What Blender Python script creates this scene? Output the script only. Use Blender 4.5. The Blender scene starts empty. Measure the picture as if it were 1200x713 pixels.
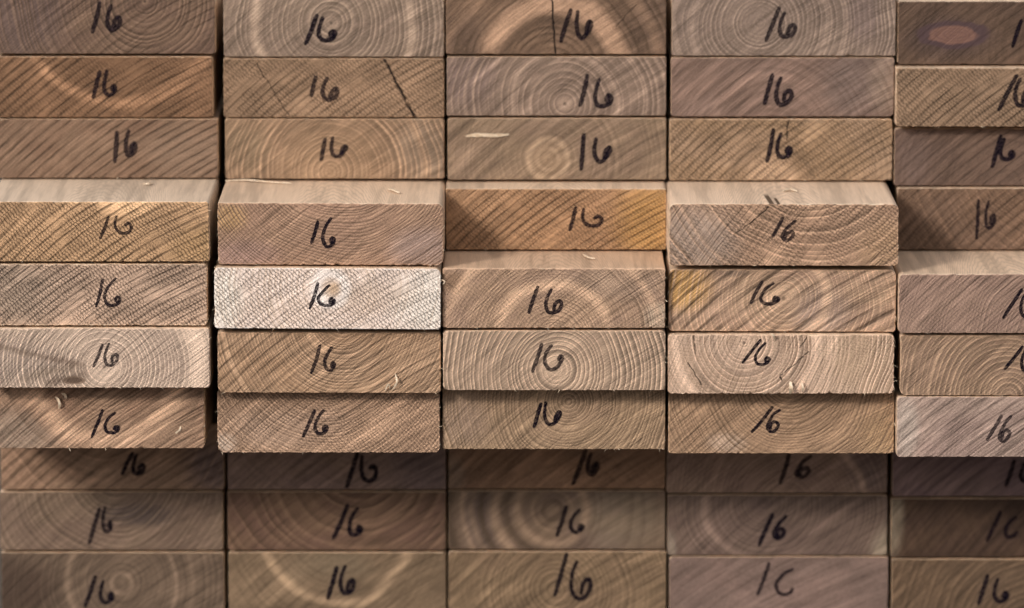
import bpy, bmesh, math, random
from mathutils import Vector, noise as mnoise

S = bpy.context.scene
COL = S.collection
R = math.radians

# ------------------------------------------------------------------ camera
BASE_Z = 0.210                      # height of the picture's centre above the ground
cam_d = bpy.data.cameras.new('camera')
cam = bpy.data.objects.new('camera', cam_d)
COL.objects.link(cam)
cam.location = (0.0, -3.5008, BASE_Z + 0.5607)
cam.rotation_euler = (R(90 - 9.1), 0, 0)
cam_d.sensor_width = 36
cam_d.lens = 196.35
cam_d.clip_start = 0.1
cam_d.clip_end = 200
cam_d.dof.use_dof = True
cam_d.dof.focus_distance = 3.449
cam_d.dof.aperture_fstop = 3.2
cam_d.dof.aperture_blades = 9
S.camera = cam

# ------------------------------------------------------------------ world and lamp
W = bpy.data.worlds.new('World')
S.world = W
W.use_nodes = True
bg = W.node_tree.nodes['Background']
# an open-sided shed: dim all round, brighter from above
_nt = W.node_tree
_tc = _nt.nodes.new('ShaderNodeTexCoord')
_sx = _nt.nodes.new('ShaderNodeSeparateXYZ')
_mr = _nt.nodes.new('ShaderNodeMapRange')
_nt.links.new(_tc.outputs['Generated'], _sx.inputs[0])
_nt.links.new(_sx.outputs[2], _mr.inputs[0])
_mr.inputs[1].default_value = -0.2; _mr.inputs[2].default_value = 0.9
_mr.inputs[3].default_value = 0.2; _mr.inputs[4].default_value = 0.76
_nt.links.new(_mr.outputs[0], bg.inputs['Strength'])
bg.inputs['Color'].default_value = (1.0, 0.95, 0.94, 1)

def lamp(name, loc, target, energy, color, size, angle, blend):
    d = bpy.data.lights.new(name, 'SPOT')
    d.energy = energy
    d.color = color
    d.shadow_soft_size = size
    d.spot_size = R(angle)
    d.spot_blend = blend
    o = bpy.data.objects.new(name, d)
    COL.objects.link(o)
    o.location = loc
    o.rotation_euler = (Vector(target) - Vector(loc)).to_track_quat('-Z', 'Y').to_euler()
    return o
lamp('key_spot', (-1.85, -2.35, BASE_Z + 1.55), (-0.05, -0.05, BASE_Z + 0.02), 3550.0, (1.0, 0.87, 0.755), 1.0, 14.3, 1.0)  # added spot from upper left; narrow cone shapes the falloff towards the corners
def soft_lamp(name, loc, target, energy, color, size):
    d = bpy.data.lights.new(name, 'AREA')
    d.shape = 'DISK'; d.size = size; d.energy = energy; d.color = color
    o = bpy.data.objects.new(name, d)
    COL.objects.link(o)
    o.location = loc
    o.rotation_euler = (Vector(target) - Vector(loc)).to_track_quat('-Z', 'Y').to_euler()
    return o
soft_lamp('soft_key_disk', (-1.25, -1.55, BASE_Z + 0.95), (-0.05, -0.05, BASE_Z), 14.5, (1.0, 0.875, 0.77), 1.5)  # added disk on the same side, there to soften the spot's shadows
S.view_settings.view_transform = 'Standard'
S.view_settings.look = 'None'
S.view_settings.exposure = 0.0
S.view_settings.gamma = 1.0
S.render.film_transparent = False

# ------------------------------------------------------------------ node expressions
class E:
    """A float socket with arithmetic that adds Math nodes."""
    def __init__(self, nt, s): self.nt, self.s = nt, s
    def m(self, op, *a, clamp=False):
        n = self.nt.nodes.new('ShaderNodeMath'); n.operation = op; n.use_clamp = clamp
        for i, v in enumerate((self,) + a):
            if isinstance(v, E): self.nt.links.new(v.s, n.inputs[i])
            else: n.inputs[i].default_value = float(v)
        return E(self.nt, n.outputs[0])
    def __add__(s, o): return s.m('ADD', o)
    __radd__ = __add__
    def __sub__(s, o): return s.m('SUBTRACT', o)
    def __rsub__(s, o): return s.m('MULTIPLY', -1.0).m('ADD', o)
    def __mul__(s, o): return s.m('MULTIPLY', o)
    __rmul__ = __mul__
    def __truediv__(s, o): return s.m('DIVIDE', o)
    def __neg__(s): return s * -1.0
    def sqrt(s): return s.m('SQRT')
    def abs(s): return s.m('ABSOLUTE')
    def fract(s): return s.m('FRACT')
    def sin(s): return s.m('SINE')
    def min(s, o): return s.m('MINIMUM', o)
    def max(s, o): return s.m('MAXIMUM', o)
    def pow(s, o): return s.m('POWER', o)
    def sat(s): return s.m('ADD', 0.0, clamp=True)
    def step(s, a, b):                       # smoothstep, falling when a > b
        n = s.nt.nodes.new('ShaderNodeMapRange'); n.interpolation_type = 'SMOOTHSTEP'
        s.nt.links.new(s.s, n.inputs[0])
        lo, hi, t0, t1 = (a, b, 0.0, 1.0) if a <= b else (b, a, 1.0, 0.0)
        n.inputs[1].default_value = lo; n.inputs[2].default_value = hi
        n.inputs[3].default_value = t0; n.inputs[4].default_value = t1
        return E(s.nt, n.outputs[0])

def comb(nt, x, y, z):
    n = nt.nodes.new('ShaderNodeCombineXYZ')
    for i, v in enumerate((x, y, z)):
        if isinstance(v, E): nt.links.new(v.s, n.inputs[i])
        else: n.inputs[i].default_value = v
    return n.outputs[0]

def noise(nt, x, y, z, detail=2.0, rough=0.5):
    n = nt.nodes.new('ShaderNodeTexNoise')
    n.inputs['Scale'].default_value = 1.0
    n.inputs['Detail'].default_value = detail
    n.inputs['Roughness'].default_value = rough
    nt.links.new(comb(nt, x, y, z), n.inputs['Vector'])
    return E(nt, n.outputs[0])

class C:
    """A colour socket."""
    def __init__(self, nt, s): self.nt, self.s = nt, s
    def mix(self, other, fac, kind='MIX'):
        n = self.nt.nodes.new('ShaderNodeMix'); n.data_type = 'RGBA'; n.blend_type = kind
        n.clamp_factor = True
        ins = [i for i in n.inputs if i.type == 'RGBA']
        if isinstance(fac, E): self.nt.links.new(fac.s, n.inputs[0])
        else: n.inputs[0].default_value = fac
        self.nt.links.new(self.s, ins[0])
        if isinstance(other, C): self.nt.links.new(other.s, ins[1])
        else: ins[1].default_value = tuple(other) + (1,)
        return C(self.nt, [o for o in n.outputs if o.type == 'RGBA'][0])
    def scale(self, e):                      # colour times a float expression
        n = self.nt.nodes.new('ShaderNodeVectorMath'); n.operation = 'SCALE'
        self.nt.links.new(self.s, n.inputs[0]); self.nt.links.new(e.s, n.inputs['Scale'])
        return C(self.nt, n.outputs[0])

def rgb(nt, c):
    n = nt.nodes.new('ShaderNodeRGB'); n.outputs[0].default_value = tuple(c) + (1,)
    return C(nt, n.outputs[0])

def new_mat(name):
    m = bpy.data.materials.new(name); m.use_nodes = True
    nt = m.node_tree
    b = nt.nodes['Principled BSDF']
    return m, nt, b

def local_mm(nt):
    t = nt.nodes.new('ShaderNodeTexCoord')
    s = nt.nodes.new('ShaderNodeSeparateXYZ')
    nt.links.new(t.outputs['Object'], s.inputs[0])
    return [E(nt, s.outputs[i]) * 1000.0 for i in range(3)]

def mul(c, k): return tuple(min(1.0, v * k) for v in c)

# ------------------------------------------------------------------ the sawn end of a board
def end_grain(name, sp, seed):
    m, nt, b = new_mat(name)
    x, y, z = local_mm(nt)
    sd = seed * 7.31
    fix = lambda q: (1.035 * q[0] ** 1.05, 0.99 * q[1] ** 1.05, 1.02 * q[2] ** 1.05)
    base = fix(sp['base'])
    if 'base2' in sp: sp['base2'] = fix(sp['base2'])
    a = R(sp['saw'][0]); ca, sa = math.cos(a), math.sin(a)
    ss, sc, tk = sp['saw'][1:4]
    # --- warped position, distance from the pith
    w1 = noise(nt, x * 0.022, z * 0.022, sd, 1, 0.5) - 0.5
    w2 = noise(nt, x * 0.16, z * 0.16, sd + 3, 2) - 0.5
    px, pz = sp['pith']
    dx = x - px; dz = (z - pz) * sp.get('asp', 1.0)
    r0 = (dx * dx + dz * dz).sqrt()
    r = r0 + w1 * (0.10 * r0 + 3.0) + w2 * 0.7
    rs = sp['ring']; rc = sp['rc']
    n1 = noise(nt, r * (0.32 / rs), sd, 1.7, 2, 0.6)
    ph = r / rs + n1 * 3.0
    f = ph.fract()
    late = f.step(0.28, 0.84) - f.step(0.90, 0.98)
    # --- saw direction coordinates, the blade's arcs a little curved
    v = x * ca + z * sa
    u = z * ca - x * sa + v * v * sp.get('bow', 0.0012)
    # --- big patches, smears along the saw, fine fibre
    patch = noise(nt, x * 0.022 + sd, z * 0.035, sd + 9, 3, 0.6)
    smear = noise(nt, v * 0.022, u * 0.26, sd + 5, 4, 0.68)
    smear2 = noise(nt, v * 0.05, u * 0.9, sd + 6, 3, 0.65)
    fib = noise(nt, x * 1.3, z * 1.3, sd, 3, 0.7)
    pores = noise(nt, v * 0.55, u * 1.9, sd + 2, 2, 0.6)
    # --- saw ridges and the small ladder steps between them
    sph = u / ss + (noise(nt, v * 0.012, u * 0.05, sd + 1, 2, 0.5) - 0.5) * 0.9 + w2 * 0.16
    ridge = (sph.fract() - 0.5).abs() * 2.0                        # 0 in the groove centre .. 1
    groove = ridge.step(0.46, 0.02)
    smask = noise(nt, x * 0.028 + 4, z * 0.045, sd + 12, 2).step(0.30, 0.62)
    smask = smask * (1 - sp.get('smin', 0.25)) + sp.get('smin', 0.25)
    groove = groove * smask * (0.55 + 0.9 * (noise(nt, v * 0.12, u * 0.3, sd + 15, 3, 0.7) - 0.1).sat())
    tick = ((v / 2.1 + w2 * 1.2 + sph.m('FLOOR') * 0.37).fract() - 0.5).abs() * 2.0
    tick = tick.step(0.55, 0.05) * noise(nt, v * 0.06, u * 0.06, sd + 21, 2).step(0.32, 0.52)
    # --- colour
    c = rgb(nt, base).mix(sp.get('base2', mul(base, 0.74)), patch.step(0.36, 0.66))
    for (tx, tz, rx, rz, col, k) in sp.get('tint', ()):
        ex = (x - tx) / rx + w1 * 0.8; ez = (z - tz) / rz + w1 * 0.6
        d = (ex * ex + ez * ez).sqrt()
        c = c.mix(col, d.step(1.15, 0.35) * k)
    ringamt = noise(nt, x * 0.05, z * 0.05, sd + 31, 2).step(0.22, 0.60) * 0.5 + 0.5
    ringamt = ringamt * (sp.get('rfl', 0.35) + (1.3 - sp.get('rfl', 0.35)) * noise(nt, r * 0.16, sd + 3.3, x * 0.01, 2).step(0.34, 0.62))
    c = c.mix(sp.get('late', mul(base, 0.50)), late * ringamt * rc)
    if sp.get('pale', 0):                                         # thin pale rings
        pl = (ph * 1.0 + 0.45).fract()
        pl = (pl - 0.5).abs().step(0.20, 0.02)
        c = c.mix(mul(base, 1.65), pl * ringamt * sp['pale'])
    for (br, bw, g, ac, aw) in sp.get('band', ()):
        d = ((r0 + w1 * 9.0 + w2 * 2.0) - br).abs()
        k = d.step(bw * 1.15, 0.0)
        if aw:
            th = dz.m('ARCTAN2', dx)                              # angle about the pith
            dth = (th - R(ac)).m('WRAP', math.pi, -math.pi).abs()
            k = k * dth.step(R(aw), R(aw) * 0.6)
        k = k * (0.45 + 1.1 * smear)
        c = c.mix(mul(base, 2.3 if g > 1 else 1.75) if g > 0 else mul(base, 0.40), (k * abs(g)).sat())
    if sp.get('heart') and sp['heart'][0] > 0:
        hr, hg = sp['heart']
        c = c.mix(mul(base, 1.6) if hg > 0 else mul(base, 0.45), r.step(hr, hr * 0.45) * abs(hg))
        c = c.mix(mul(base, 0.35), r0.step(1.5, 0.5) * 0.7)
    st = sp.get('streak', 0.5)
    gain = 1.0 + (smear - 0.5) * (1.9 * st) + (smear2 - 0.5) * (1.1 * st) + (fib - 0.5) * 0.95
    # close fine saw lines and the chatter across them
    fsp = (u / 1.75 + w2 * 0.5 + (noise(nt, v * 0.02, u * 0.1, sd + 71, 2) - 0.5) * 2.0)
    fs = (fsp.fract() - 0.5).abs() * 2.0
    chat = ((v / 1.55 + fsp.m('FLOOR') * 0.41 + w2 * 0.8).fract() - 0.5).abs() * 2.0
    fmask = noise(nt, x * 0.04 + 7, z * 0.06, sd + 74, 2).step(0.30, 0.66) * sp.get('fine', 0.8)
    gain = gain * (1.0 - fs.step(0.5, 0.0) * fmask * 0.24) * (1.0 - chat.step(0.4, 0.0) * fmask * 0.16)
    # pale slanting rays left by the blade
    ray = noise(nt, v * 0.012, u * 0.13, sd + 41, 2, 0.5).step(0.56, 0.74) * noise(nt, x * 0.03, z * 0.03, sd + 44, 2).step(0.42, 0.62)
    gain = gain + ray * (0.55 * st)
    gain = gain * (1.0 - groove * sc) * (1.0 - tick * tk * 0.58)
    gain = gain * (1.0 - pores.step(0.62, 0.80) * 0.28) * (1.0 + pores.step(0.36, 0.22) * 0.35)
    c = c.scale(gain.max(0.12).pow(1.5) * 1.12)
    speck = noise(nt, x * 1.1, z * 1.1, sd + 81, 3, 0.75)
    c = c.mix(mul(base, 1.7), speck.step(0.60, 0.74) * 0.45)
    c = c.mix(mul(base, 0.35), speck.step(0.38, 0.26) * 0.35)
    # knots: oval of another wood with a dark ring
    for (kx, kz, kw, kh, kcol, ring) in sp.get('knot', ()):
        ex = (x - kx) / kw + w2 * 0.5; ez = (z - kz) / kh + w2 * 0.5
        d = (ex * ex + ez * ez).sqrt()
        c = c.mix(ring, d.step(1.62, 1.38) * 0.85)
        kr = ((d * 3.6 + w2 * 1.2).fract() - 0.5).abs().step(0.28, 0.05)
        c = c.mix(kcol, d.step(1.08, 0.92) * (0.95 - 0.30 * kr) * (0.65 + 0.6 * fib))
    # smudges: soft streaks of darker wood
    for (x0, z0, x1, z1, cw, k, col) in sp.get('smudge', ()):
        lx, lz = x1 - x0, z1 - z0; L2 = lx * lx + lz * lz; L = math.sqrt(L2)
        t = ((x - x0) * lx + (z - z0) * lz) / L2
        q = ((x - x0) * lz - (z - z0) * lx) / L + w2 * 5.0 + w1 * 3.0
        c = c.mix(col, q.abs().step(cw, 0.0) * t.step(-0.05, 0.12) * t.step(1.08, 0.85) * k * (smear2 * 1.4).sat())
    # drying checks
    hcrack = None
    for (x0, z0, x1, z1, cw, k) in sp.get('crack', ()):
        lx, lz = x1 - x0, z1 - z0; L2 = lx * lx + lz * lz; L = math.sqrt(L2)
        t = ((x - x0) * lx + (z - z0) * lz) / L2
        q = ((x - x0) * lz - (z - z0) * lx) / L + w2 * 2.6 + (fib - 0.5) * 0.9
        kk = (q.abs()).step(cw, cw * 0.35) * t.step(-0.01, 0.01) * t.step(1.01, 0.97) * k
        kk = kk * noise(nt, x * 0.35, z * 0.35, sd + 51, 2).step(0.28, 0.44)
        c = c.mix((0.020, 0.013, 0.010), kk)
        hcrack = kk if hcrack is None else hcrack.max(kk)
    # broken fibres along the sawn edge are paler
    e = (sp['hw'] - x.abs()).min(z.min(sp['h'] - z)) + (fib - 0.5) * 0.9
    rim = e.step(1.3, 0.3) * noise(nt, x * 0.18, z * 0.18, sd + 61, 2).step(0.35, 0.65)
    c = c.mix(mul(base, 1.8), rim * sp.get('rim', 0.5))
    nt.links.new(c.s, b.inputs['Base Color'])
    b.inputs['Roughness'].default_value = 0.78
    b.inputs['Specular IOR Level'].default_value = 0.22
    # --- relief
    hgt = fib * 0.30 + pores * 0.25 + smear2 * 0.5 - groove * (0.3 + 1.6 * sc) - tick * tk * 0.9 - fs.step(0.5, 0.0) * fmask * 0.5 - late * (0.30 * rc)
    if hcrack is not None: hgt = hgt - hcrack * 3.0
    bp = nt.nodes.new('ShaderNodeBump')
    bp.inputs['Strength'].default_value = 0.75
    bp.inputs['Distance'].default_value = 0.00055
    nt.links.new(hgt.s, bp.inputs['Height'])
    nt.links.new(bp.outputs[0], b.inputs['Normal'])
    return m

# ------------------------------------------------------------------ the planed long faces
def planed(name, base, seed, gouge=()):
    m, nt, b = new_mat(name)
    x, y, z = local_mm(nt)
    sd = seed * 3.7
    g1 = noise(nt, x * 0.10, y * 0.006, z * 0.10 + sd, 3, 0.6)
    g2 = noise(nt, x * 0.9, y * 0.03, z * 0.9 + sd, 3, 0.6)
    sp_ = noise(nt, x * 0.35, y * 0.35, z * 0.35 + sd, 3, 0.7)
    arch = (((x * x * 0.012 + y * 0.06) + g1 * 5.0).fract() - 0.3).abs().step(0.30, 0.05)
    c = rgb(nt, base).mix(mul(base, 0.62), g1.step(0.42, 0.66) * 0.8)
    c = c.mix(mul(base, 0.5), arch * 0.38)
    c = c.scale(0.72 + 0.4 * g2 + 0.22 * sp_)
    c = c.mix(mul(base, 1.5), y.step(4.0, 0.3) * noise(nt, x * 0.25, y * 0.2, sd, 2).step(0.40, 0.60) * 0.7)
    for (x0, y0, x1, y1, cw) in gouge:
        lx, ly = x1 - x0, y1 - y0; L2 = lx * lx + ly * ly; L = math.sqrt(L2)
        t = ((x - x0) * lx + (y - y0) * ly) / L2
        q = (((x - x0) * ly - (y - y0) * lx) / L).abs() + sp_ * 0.4
        c = c.mix((0.05, 0.028, 0.015), q.step(cw, cw * 0.6) * t.step(-0.02, 0.05) * t.step(1.0, 0.7) * 0.9)
    nt.links.new(c.s, b.inputs['Base Color'])
    b.inputs['Roughness'].default_value = 0.62
    b.inputs['Specular IOR Level'].default_value = 0.3
    bp = nt.nodes.new('ShaderNodeBump')
    bp.inputs['Strength'].default_value = 0.4
    bp.inputs['Distance'].default_value = 0.0003
    nt.links.new((g2 + sp_ * 0.6).s, bp.inputs['Height'])
    nt.links.new(bp.outputs[0], b.inputs['Normal'])
    return m

def ink_material():
    m, nt, b = new_mat('marker_ink')
    x, y, z = local_mm(nt)
    n = noise(nt, x * 0.55, y * 0.55, z * 0.55, 3, 0.65)
    n2 = noise(nt, (x + z) * 0.25, 3.0, (z - x * 0.75) * 1.25, 2, 0.6)
    c = rgb(nt, (0.006, 0.004, 0.010)).mix((0.035, 0.022, 0.040), n.step(0.50, 0.74))
    nt.links.new(c.s, b.inputs['Base Color'])
    b.inputs['Roughness'].default_value = 0.8
    b.inputs['Specular IOR Level'].default_value = 0.1
    tr = nt.nodes.new('ShaderNodeBsdfTransparent')
    mx = nt.nodes.new('ShaderNodeMixShader')
    k = (n2 * 0.75 + n * 0.25).step(0.62, 0.44) * 0.45 + 0.53
    oi = nt.nodes.new('ShaderNodeObjectInfo')               # some boards were marked with a drier pen
    k = k * (E(nt, oi.outputs['Random']) * 0.26 + 0.74)
    nt.links.new(k.s, mx.inputs[0])
    nt.links.new(tr.outputs[0], mx.inputs[1])
    nt.links.new(b.outputs[0], mx.inputs[2])
    nt.links.new(mx.outputs[0], nt.nodes['Material Output'].inputs['Surface'])
    return m

def fibre_material():
    m, nt, b = new_mat('pale_fibre')
    x, y, z = local_mm(nt)
    n = noise(nt, x * 0.4, y * 0.4, z * 0.4, 3, 0.6)
    c = rgb(nt, (0.80, 0.70, 0.56)).mix((0.66, 0.53, 0.38), n.step(0.40, 0.65))
    nt.links.new(c.s, b.inputs['Base Color'])
    b.inputs['Roughness'].default_value = 0.7
    return m

def ground_material():
    m, nt, b = new_mat('bare_ground')
    x, y, z = local_mm(nt)
    n = noise(nt, x * 0.01, y * 0.01, z, 5, 0.65)
    c = rgb(nt, (0.05, 0.045, 0.04)).mix((0.085, 0.075, 0.065), n.step(0.38, 0.62))
    nt.links.new(c.s, b.inputs['Base Color'])
    b.inputs['Roughness'].default_value = 0.9
    return m

INK = ink_material()
FIBRE = fibre_material()

# ------------------------------------------------------------------ geometry helpers
def link(name, bm, mats, parent=None, loc=None, smooth=False):
    me = bpy.data.meshes.new(name)
    bm.to_mesh(me); bm.free()
    for mt in mats: me.materials.append(mt)
    if smooth:
        for p in me.polygons: p.use_smooth = True
    o = bpy.data.objects.new(name, me)
    COL.objects.link(o)
    if parent is not None: o.parent = parent
    if loc is not None: o.location = loc
    return o

LEN = 4.88
def board_mesh(w, h, rad, rag, rng):
    """A long board: rounded long edges, a slightly ragged sawn end at y = 0. Millimetres in, metres out."""
    pts = []
    hw = w / 2
    rr = [rad * rng.uniform(0.4, 1.5) for _ in range(4)]
    def line(p, q, step=1.0):
        n = max(1, int(math.hypot(q[0] - p[0], q[1] - p[1]) / step))
        for i in range(n): pts.append((p[0] + (q[0] - p[0]) * i / n, p[1] + (q[1] - p[1]) * i / n))
    def arc(cx, cz, r_, a0):
        for i in range(5):
            a = R(a0 + 90 * i / 5); pts.append((cx + r_ * math.cos(a), cz + r_ * math.sin(a)))
    line((-hw + rr[0], 0), (hw - rr[1], 0)); arc(hw - rr[1], rr[1], rr[1], -90)
    line((hw, rr[1]), (hw, h - rr[2])); arc(hw - rr[2], h - rr[2], rr[2], 0)
    line((hw - rr[2], h), (-hw + rr[3], h)); arc(-hw + rr[3], h - rr[3], rr[3], 90)
    line((-hw, h - rr[3]), (-hw, rr[0])); arc(-hw + rr[0], rr[0], rr[0], 180)
    bm = bmesh.new()
    rings = []
    off = rng.uniform(0, 900)
    for (yy, inset, k) in ((0.0, 0.30, 1.0), (0.45, 0.0, 0.55), (5.0, 0.0, 0.10), (LEN * 1000, 0.0, 0.0)):
        ring = []
        for (px, pz) in pts:
            nn = mnoise.noise(Vector((px * 0.45 + off, pz * 0.45, 0.0)))
            n2 = mnoise.noise(Vector((px * 0.12 + off, pz * 0.12, 5.0)))
            q = inset + k * rag * max(0.0, nn * 0.9 + 0.15) + k * rag * 2.4 * max(0.0, n2 - 0.34)
            cx, cz = px / hw, (pz - h / 2) / (h / 2)
            ox = -math.copysign(q, cx) if abs(cx) > 0.985 else 0.0
            oz = -math.copysign(q, cz) if abs(cz) > 0.94 else 0.0
            yj = rag * 0.5 * abs(nn) if yy == 0.45 else 0.0
            ring.append(bm.verts.new(((px + ox) / 1000, (yy + yj) / 1000, (pz + oz) / 1000)))
        rings.append(ring)
    n = len(pts)
    f = bm.faces.new(rings[0]); f.material_index = 0
    for k in range(len(rings) - 1):
        for i in range(n):
            j = (i + 1) % n
            q = bm.faces.new((rings[k][j], rings[k][i], rings[k + 1][i], rings[k + 1][j]))
            q.material_index = 0 if k == 0 else 1
            q.smooth = k > 0
    q = bm.faces.new(rings[-1][::-1]); q.material_index = 0
    bmesh.ops.recalc_face_normals(bm, faces=bm.faces)
    return bm

def spline(P, n=12):
    out = []
    Q = [P[0]] + list(P) + [P[-1]]
    for i in range(1, len(Q) - 2):
        p0, p1, p2, p3 = Q[i - 1:i + 3]
        for k in range(n):
            t = k / n
            out.append(tuple(0.5 * (2 * p1[d] + (p2[d] - p0[d]) * t + (2 * p0[d] - 5 * p1[d] + 4 * p2[d] - p3[d]) * t * t
                             + (3 * p1[d] - p0[d] - 3 * p2[d] + p3[d]) * t ** 3) for d in (0, 1)))
    out.append(P[-1])
    return out

def stroke(bm, P, wd, y0, rng, taper=(0.8, 0.8)):
    """One pen stroke as a ribbon of ink on the sawn face (mm)."""
    pts = spline(P)
    n = len(pts)
    off = rng.uniform(0, 500)
    prev = None
    def tang(i):
        a = pts[max(0, i - 1)]; b_ = pts[min(n - 1, i + 1)]
        l = math.hypot(b_[0] - a[0], b_[1] - a[1]) or 1.0
        return (b_[0] - a[0]) / l, (b_[1] - a[1]) / l
    sec = []
    tx, tz = tang(0)
    for k in (0.96, 0.7, 0.35): sec.append((pts[0][0] - tx * wd * 0.5 * k, pts[0][1] - tz * wd * 0.5 * k, tx, tz, math.sqrt(1 - k * k) * taper[0]))
    for i in range(n):
        tx, tz = tang(i); s = i / (n - 1)
        kk = taper[0] + (1 - taper[0]) * min(1, s * 4) if s < 0.5 else taper[1] + (1 - taper[1]) * min(1, (1 - s) * 4)
        sec.append((pts[i][0], pts[i][1], tx, tz, kk))
    for k in (0.35, 0.7, 0.96): sec.append((pts[-1][0] + tx * wd * 0.5 * k, pts[-1][1] + tz * wd * 0.5 * k, tx, tz, math.sqrt(1 - k * k) * taper[1]))
    for i, (px, pz, tx, tz, kk) in enumerate(sec):
        wl = wd * 0.5 * kk * (1 + 0.22 * mnoise.noise(Vector((px * 0.9 + off, pz * 0.9, 1))))
        wr = wd * 0.5 * kk * (1 + 0.22 * mnoise.noise(Vector((px * 0.9 + off, pz * 0.9, 9))))
        yy = -(y0 + 0.004 * i / len(sec) * 10) / 1000
        a = bm.verts.new(((px - tz * wl) / 1000, yy, (pz + tx * wl) / 1000))
        b_ = bm.verts.new(((px + tz * wr) / 1000, yy, (pz - tx * wr) / 1000))
        if prev: bm.faces.new((prev[0], prev[1], b_, a))
        prev = (a, b_)

SIX = {   # hand-drawn sixes in a unit box
 'A': [(0.30,1.0),(0.08,0.68),(0.00,0.34),(0.16,0.06),(0.46,0.0),(0.82,0.12),(1.0,0.36),(0.86,0.52),(0.60,0.40),(0.52,0.16)],
 'B': [(0.25,1.0),(0.05,0.62),(0.02,0.26),(0.22,0.03),(0.55,0.0),(0.90,0.12),(1.0,0.30),(0.84,0.40),(0.70,0.24),(0.86,0.16)],
 'D': [(0.06,1.0),(0.00,0.55),(0.16,0.14),(0.48,0.0),(0.86,0.08),(1.0,0.36),(0.84,0.60),(0.62,0.52)],
 'E': [(0.95,1.0),(0.50,0.76),(0.12,0.40),(0.04,0.14),(0.34,0.0),(0.70,0.10),(0.86,0.32),(0.66,0.46),(0.34,0.36),(0.26,0.16)],
 'F': [(0.70,1.0),(0.28,0.72),(0.03,0.36),(0.14,0.09),(0.48,0.0),(0.86,0.08),(1.0,0.25),(0.82,0.33),(0.72,0.20),(0.88,0.14)],
 'G': [(0.36,1.0),(0.08,0.66),(0.02,0.30),(0.24,0.03),(0.50,0.0),(0.82,0.16),(1.0,0.46),(0.90,0.56),(0.78,0.42)],
 'C': [(0.90,1.0),(0.40,0.78),(0.03,0.42),(0.08,0.12),(0.44,0.0),(0.80,0.07),(0.98,0.22)],
 'L': [(0.10,1.0),(0.00,0.52),(0.12,0.14),(0.42,0.0),(0.76,0.18),(1.0,0.48),(0.92,0.62),(0.72,0.46),(0.66,0.18)],
}

def number_marking(board, one, six, kind, wd, rng):
    bm = bmesh.new()
    (ax, az), (bx_, bz) = one
    mx, mz = (ax + bx_) / 2 + rng.uniform(-0.3, 0.5), (az + bz) / 2 + rng.uniform(-0.4, 0.4)
    stroke(bm, [(ax, az), (mx, mz), (bx_, bz)], wd, 0.05, rng, (0.85, 0.8))
    x0, z0, x1, z1 = six
    h_ = wd * 0.42
    P = []
    for (u, v) in SIX[kind]:
        P.append((x0 + h_ + (x1 - x0 - 2 * h_) * (u + rng.uniform(-0.03, 0.03)), z0 + h_ + (z1 - z0 - 2 * h_) * (v + rng.uniform(-0.02, 0.02))))
    stroke(bm, P, wd * 0.96, 0.12, rng, (0.8, 0.95))
    return link('number_marking', bm, [INK], board)

def sliver(bm, p, d, ln, wd, curl, rng):
    """A thin tapering wood fibre, a three-sided spike that may curl."""
    d = Vector(d).normalized()
    side = d.cross(Vector((0.3, 1, 0.2))).normalized(); up = d.cross(side)
    q = Vector(p); prev = None; n = 6
    for i in range(n + 1):
        s = i / n
        k = wd * (1 - 0.85 * s) * 0.5
        ring = [bm.verts.new((q + side * k * math.cos(a) + up * k * math.sin(a)) / 1000) for a in (0, 2.09, 4.19)]
        if prev:
            for j in range(3): bm.faces.new((prev[j], prev[(j + 1) % 3], ring[(j + 1) % 3], ring[j]))
        else: bm.faces.new(ring)
        prev = ring
        d = (d + side * curl / n + up * curl * 0.4 / n).normalized()
        q = q + d * ln / n
    bm.faces.new(prev)

def torn_fibres(board, w, h, n, rng):
    """Fuzz the saw left along the edges of the end."""
    bm = bmesh.new()
    for _ in range(n):
        e = rng.random()
        if e < 0.36: p = (rng.uniform(-w / 2, w / 2), 0.2, h - 0.2); d = (rng.uniform(-1, 1), -0.4, 0.35)
        elif e < 0.66: p = (rng.uniform(-w / 2, w / 2), 0.2, 0.3); d = (rng.uniform(-1, 1), -0.4, -0.3)
        elif e < 0.83: p = (-w / 2 + 0.2, 0.2, rng.uniform(2, h - 2)); d = (-0.35, -0.4, rng.uniform(-1, 1))
        else: p = (w / 2 - 0.2, 0.2, rng.uniform(2, h - 2)); d = (0.35, -0.4, rng.uniform(-1, 1))
        sliver(bm, p, d, rng.uniform(0.8, 3.2), rng.uniform(0.18, 0.5), rng.uniform(-1.5, 1.5), rng)
    o = link('torn_fibres', bm, [FIBRE], board)
    o['kind'] = 'stuff'
    return o

def curl_mesh(P, wd, th, rng, flat):
    """A shaving: a strip following a 3-D path (mm), with real thickness and pointed ends."""
    bm = bmesh.new()
    n = len(P); prev = None
    for i in range(n):
        a = Vector(P[max(0, i - 1)]); b_ = Vector(P[min(n - 1, i + 1)])
        d = (b_ - a).normalized()
        side = d.cross(Vector((0.05, 0.1, 1.0) if flat else (0.15, 1.0, 0.25))).normalized(); up = side.cross(d)
        s = i / (n - 1)
        k = wd * 0.5 * min(1.0, 0.15 + 3.2 * min(s, 1 - s)) * (1 + 0.2 * rng.uniform(-1, 1))
        c = Vector(P[i])
        ring = [bm.verts.new((c + side * sx * k + up * su * th * 0.5) / 1000) for sx, su in ((-1, -1), (1, -1), (1, 1), (-1, 1))]
        if prev:
            for j in range(4): bm.faces.new((prev[j], prev[(j + 1) % 4], ring[(j + 1) % 4], ring[j]))
        else: bm.faces.new(ring[::-1])
        prev = ring
    bm.faces.new(prev)
    return bm

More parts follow.
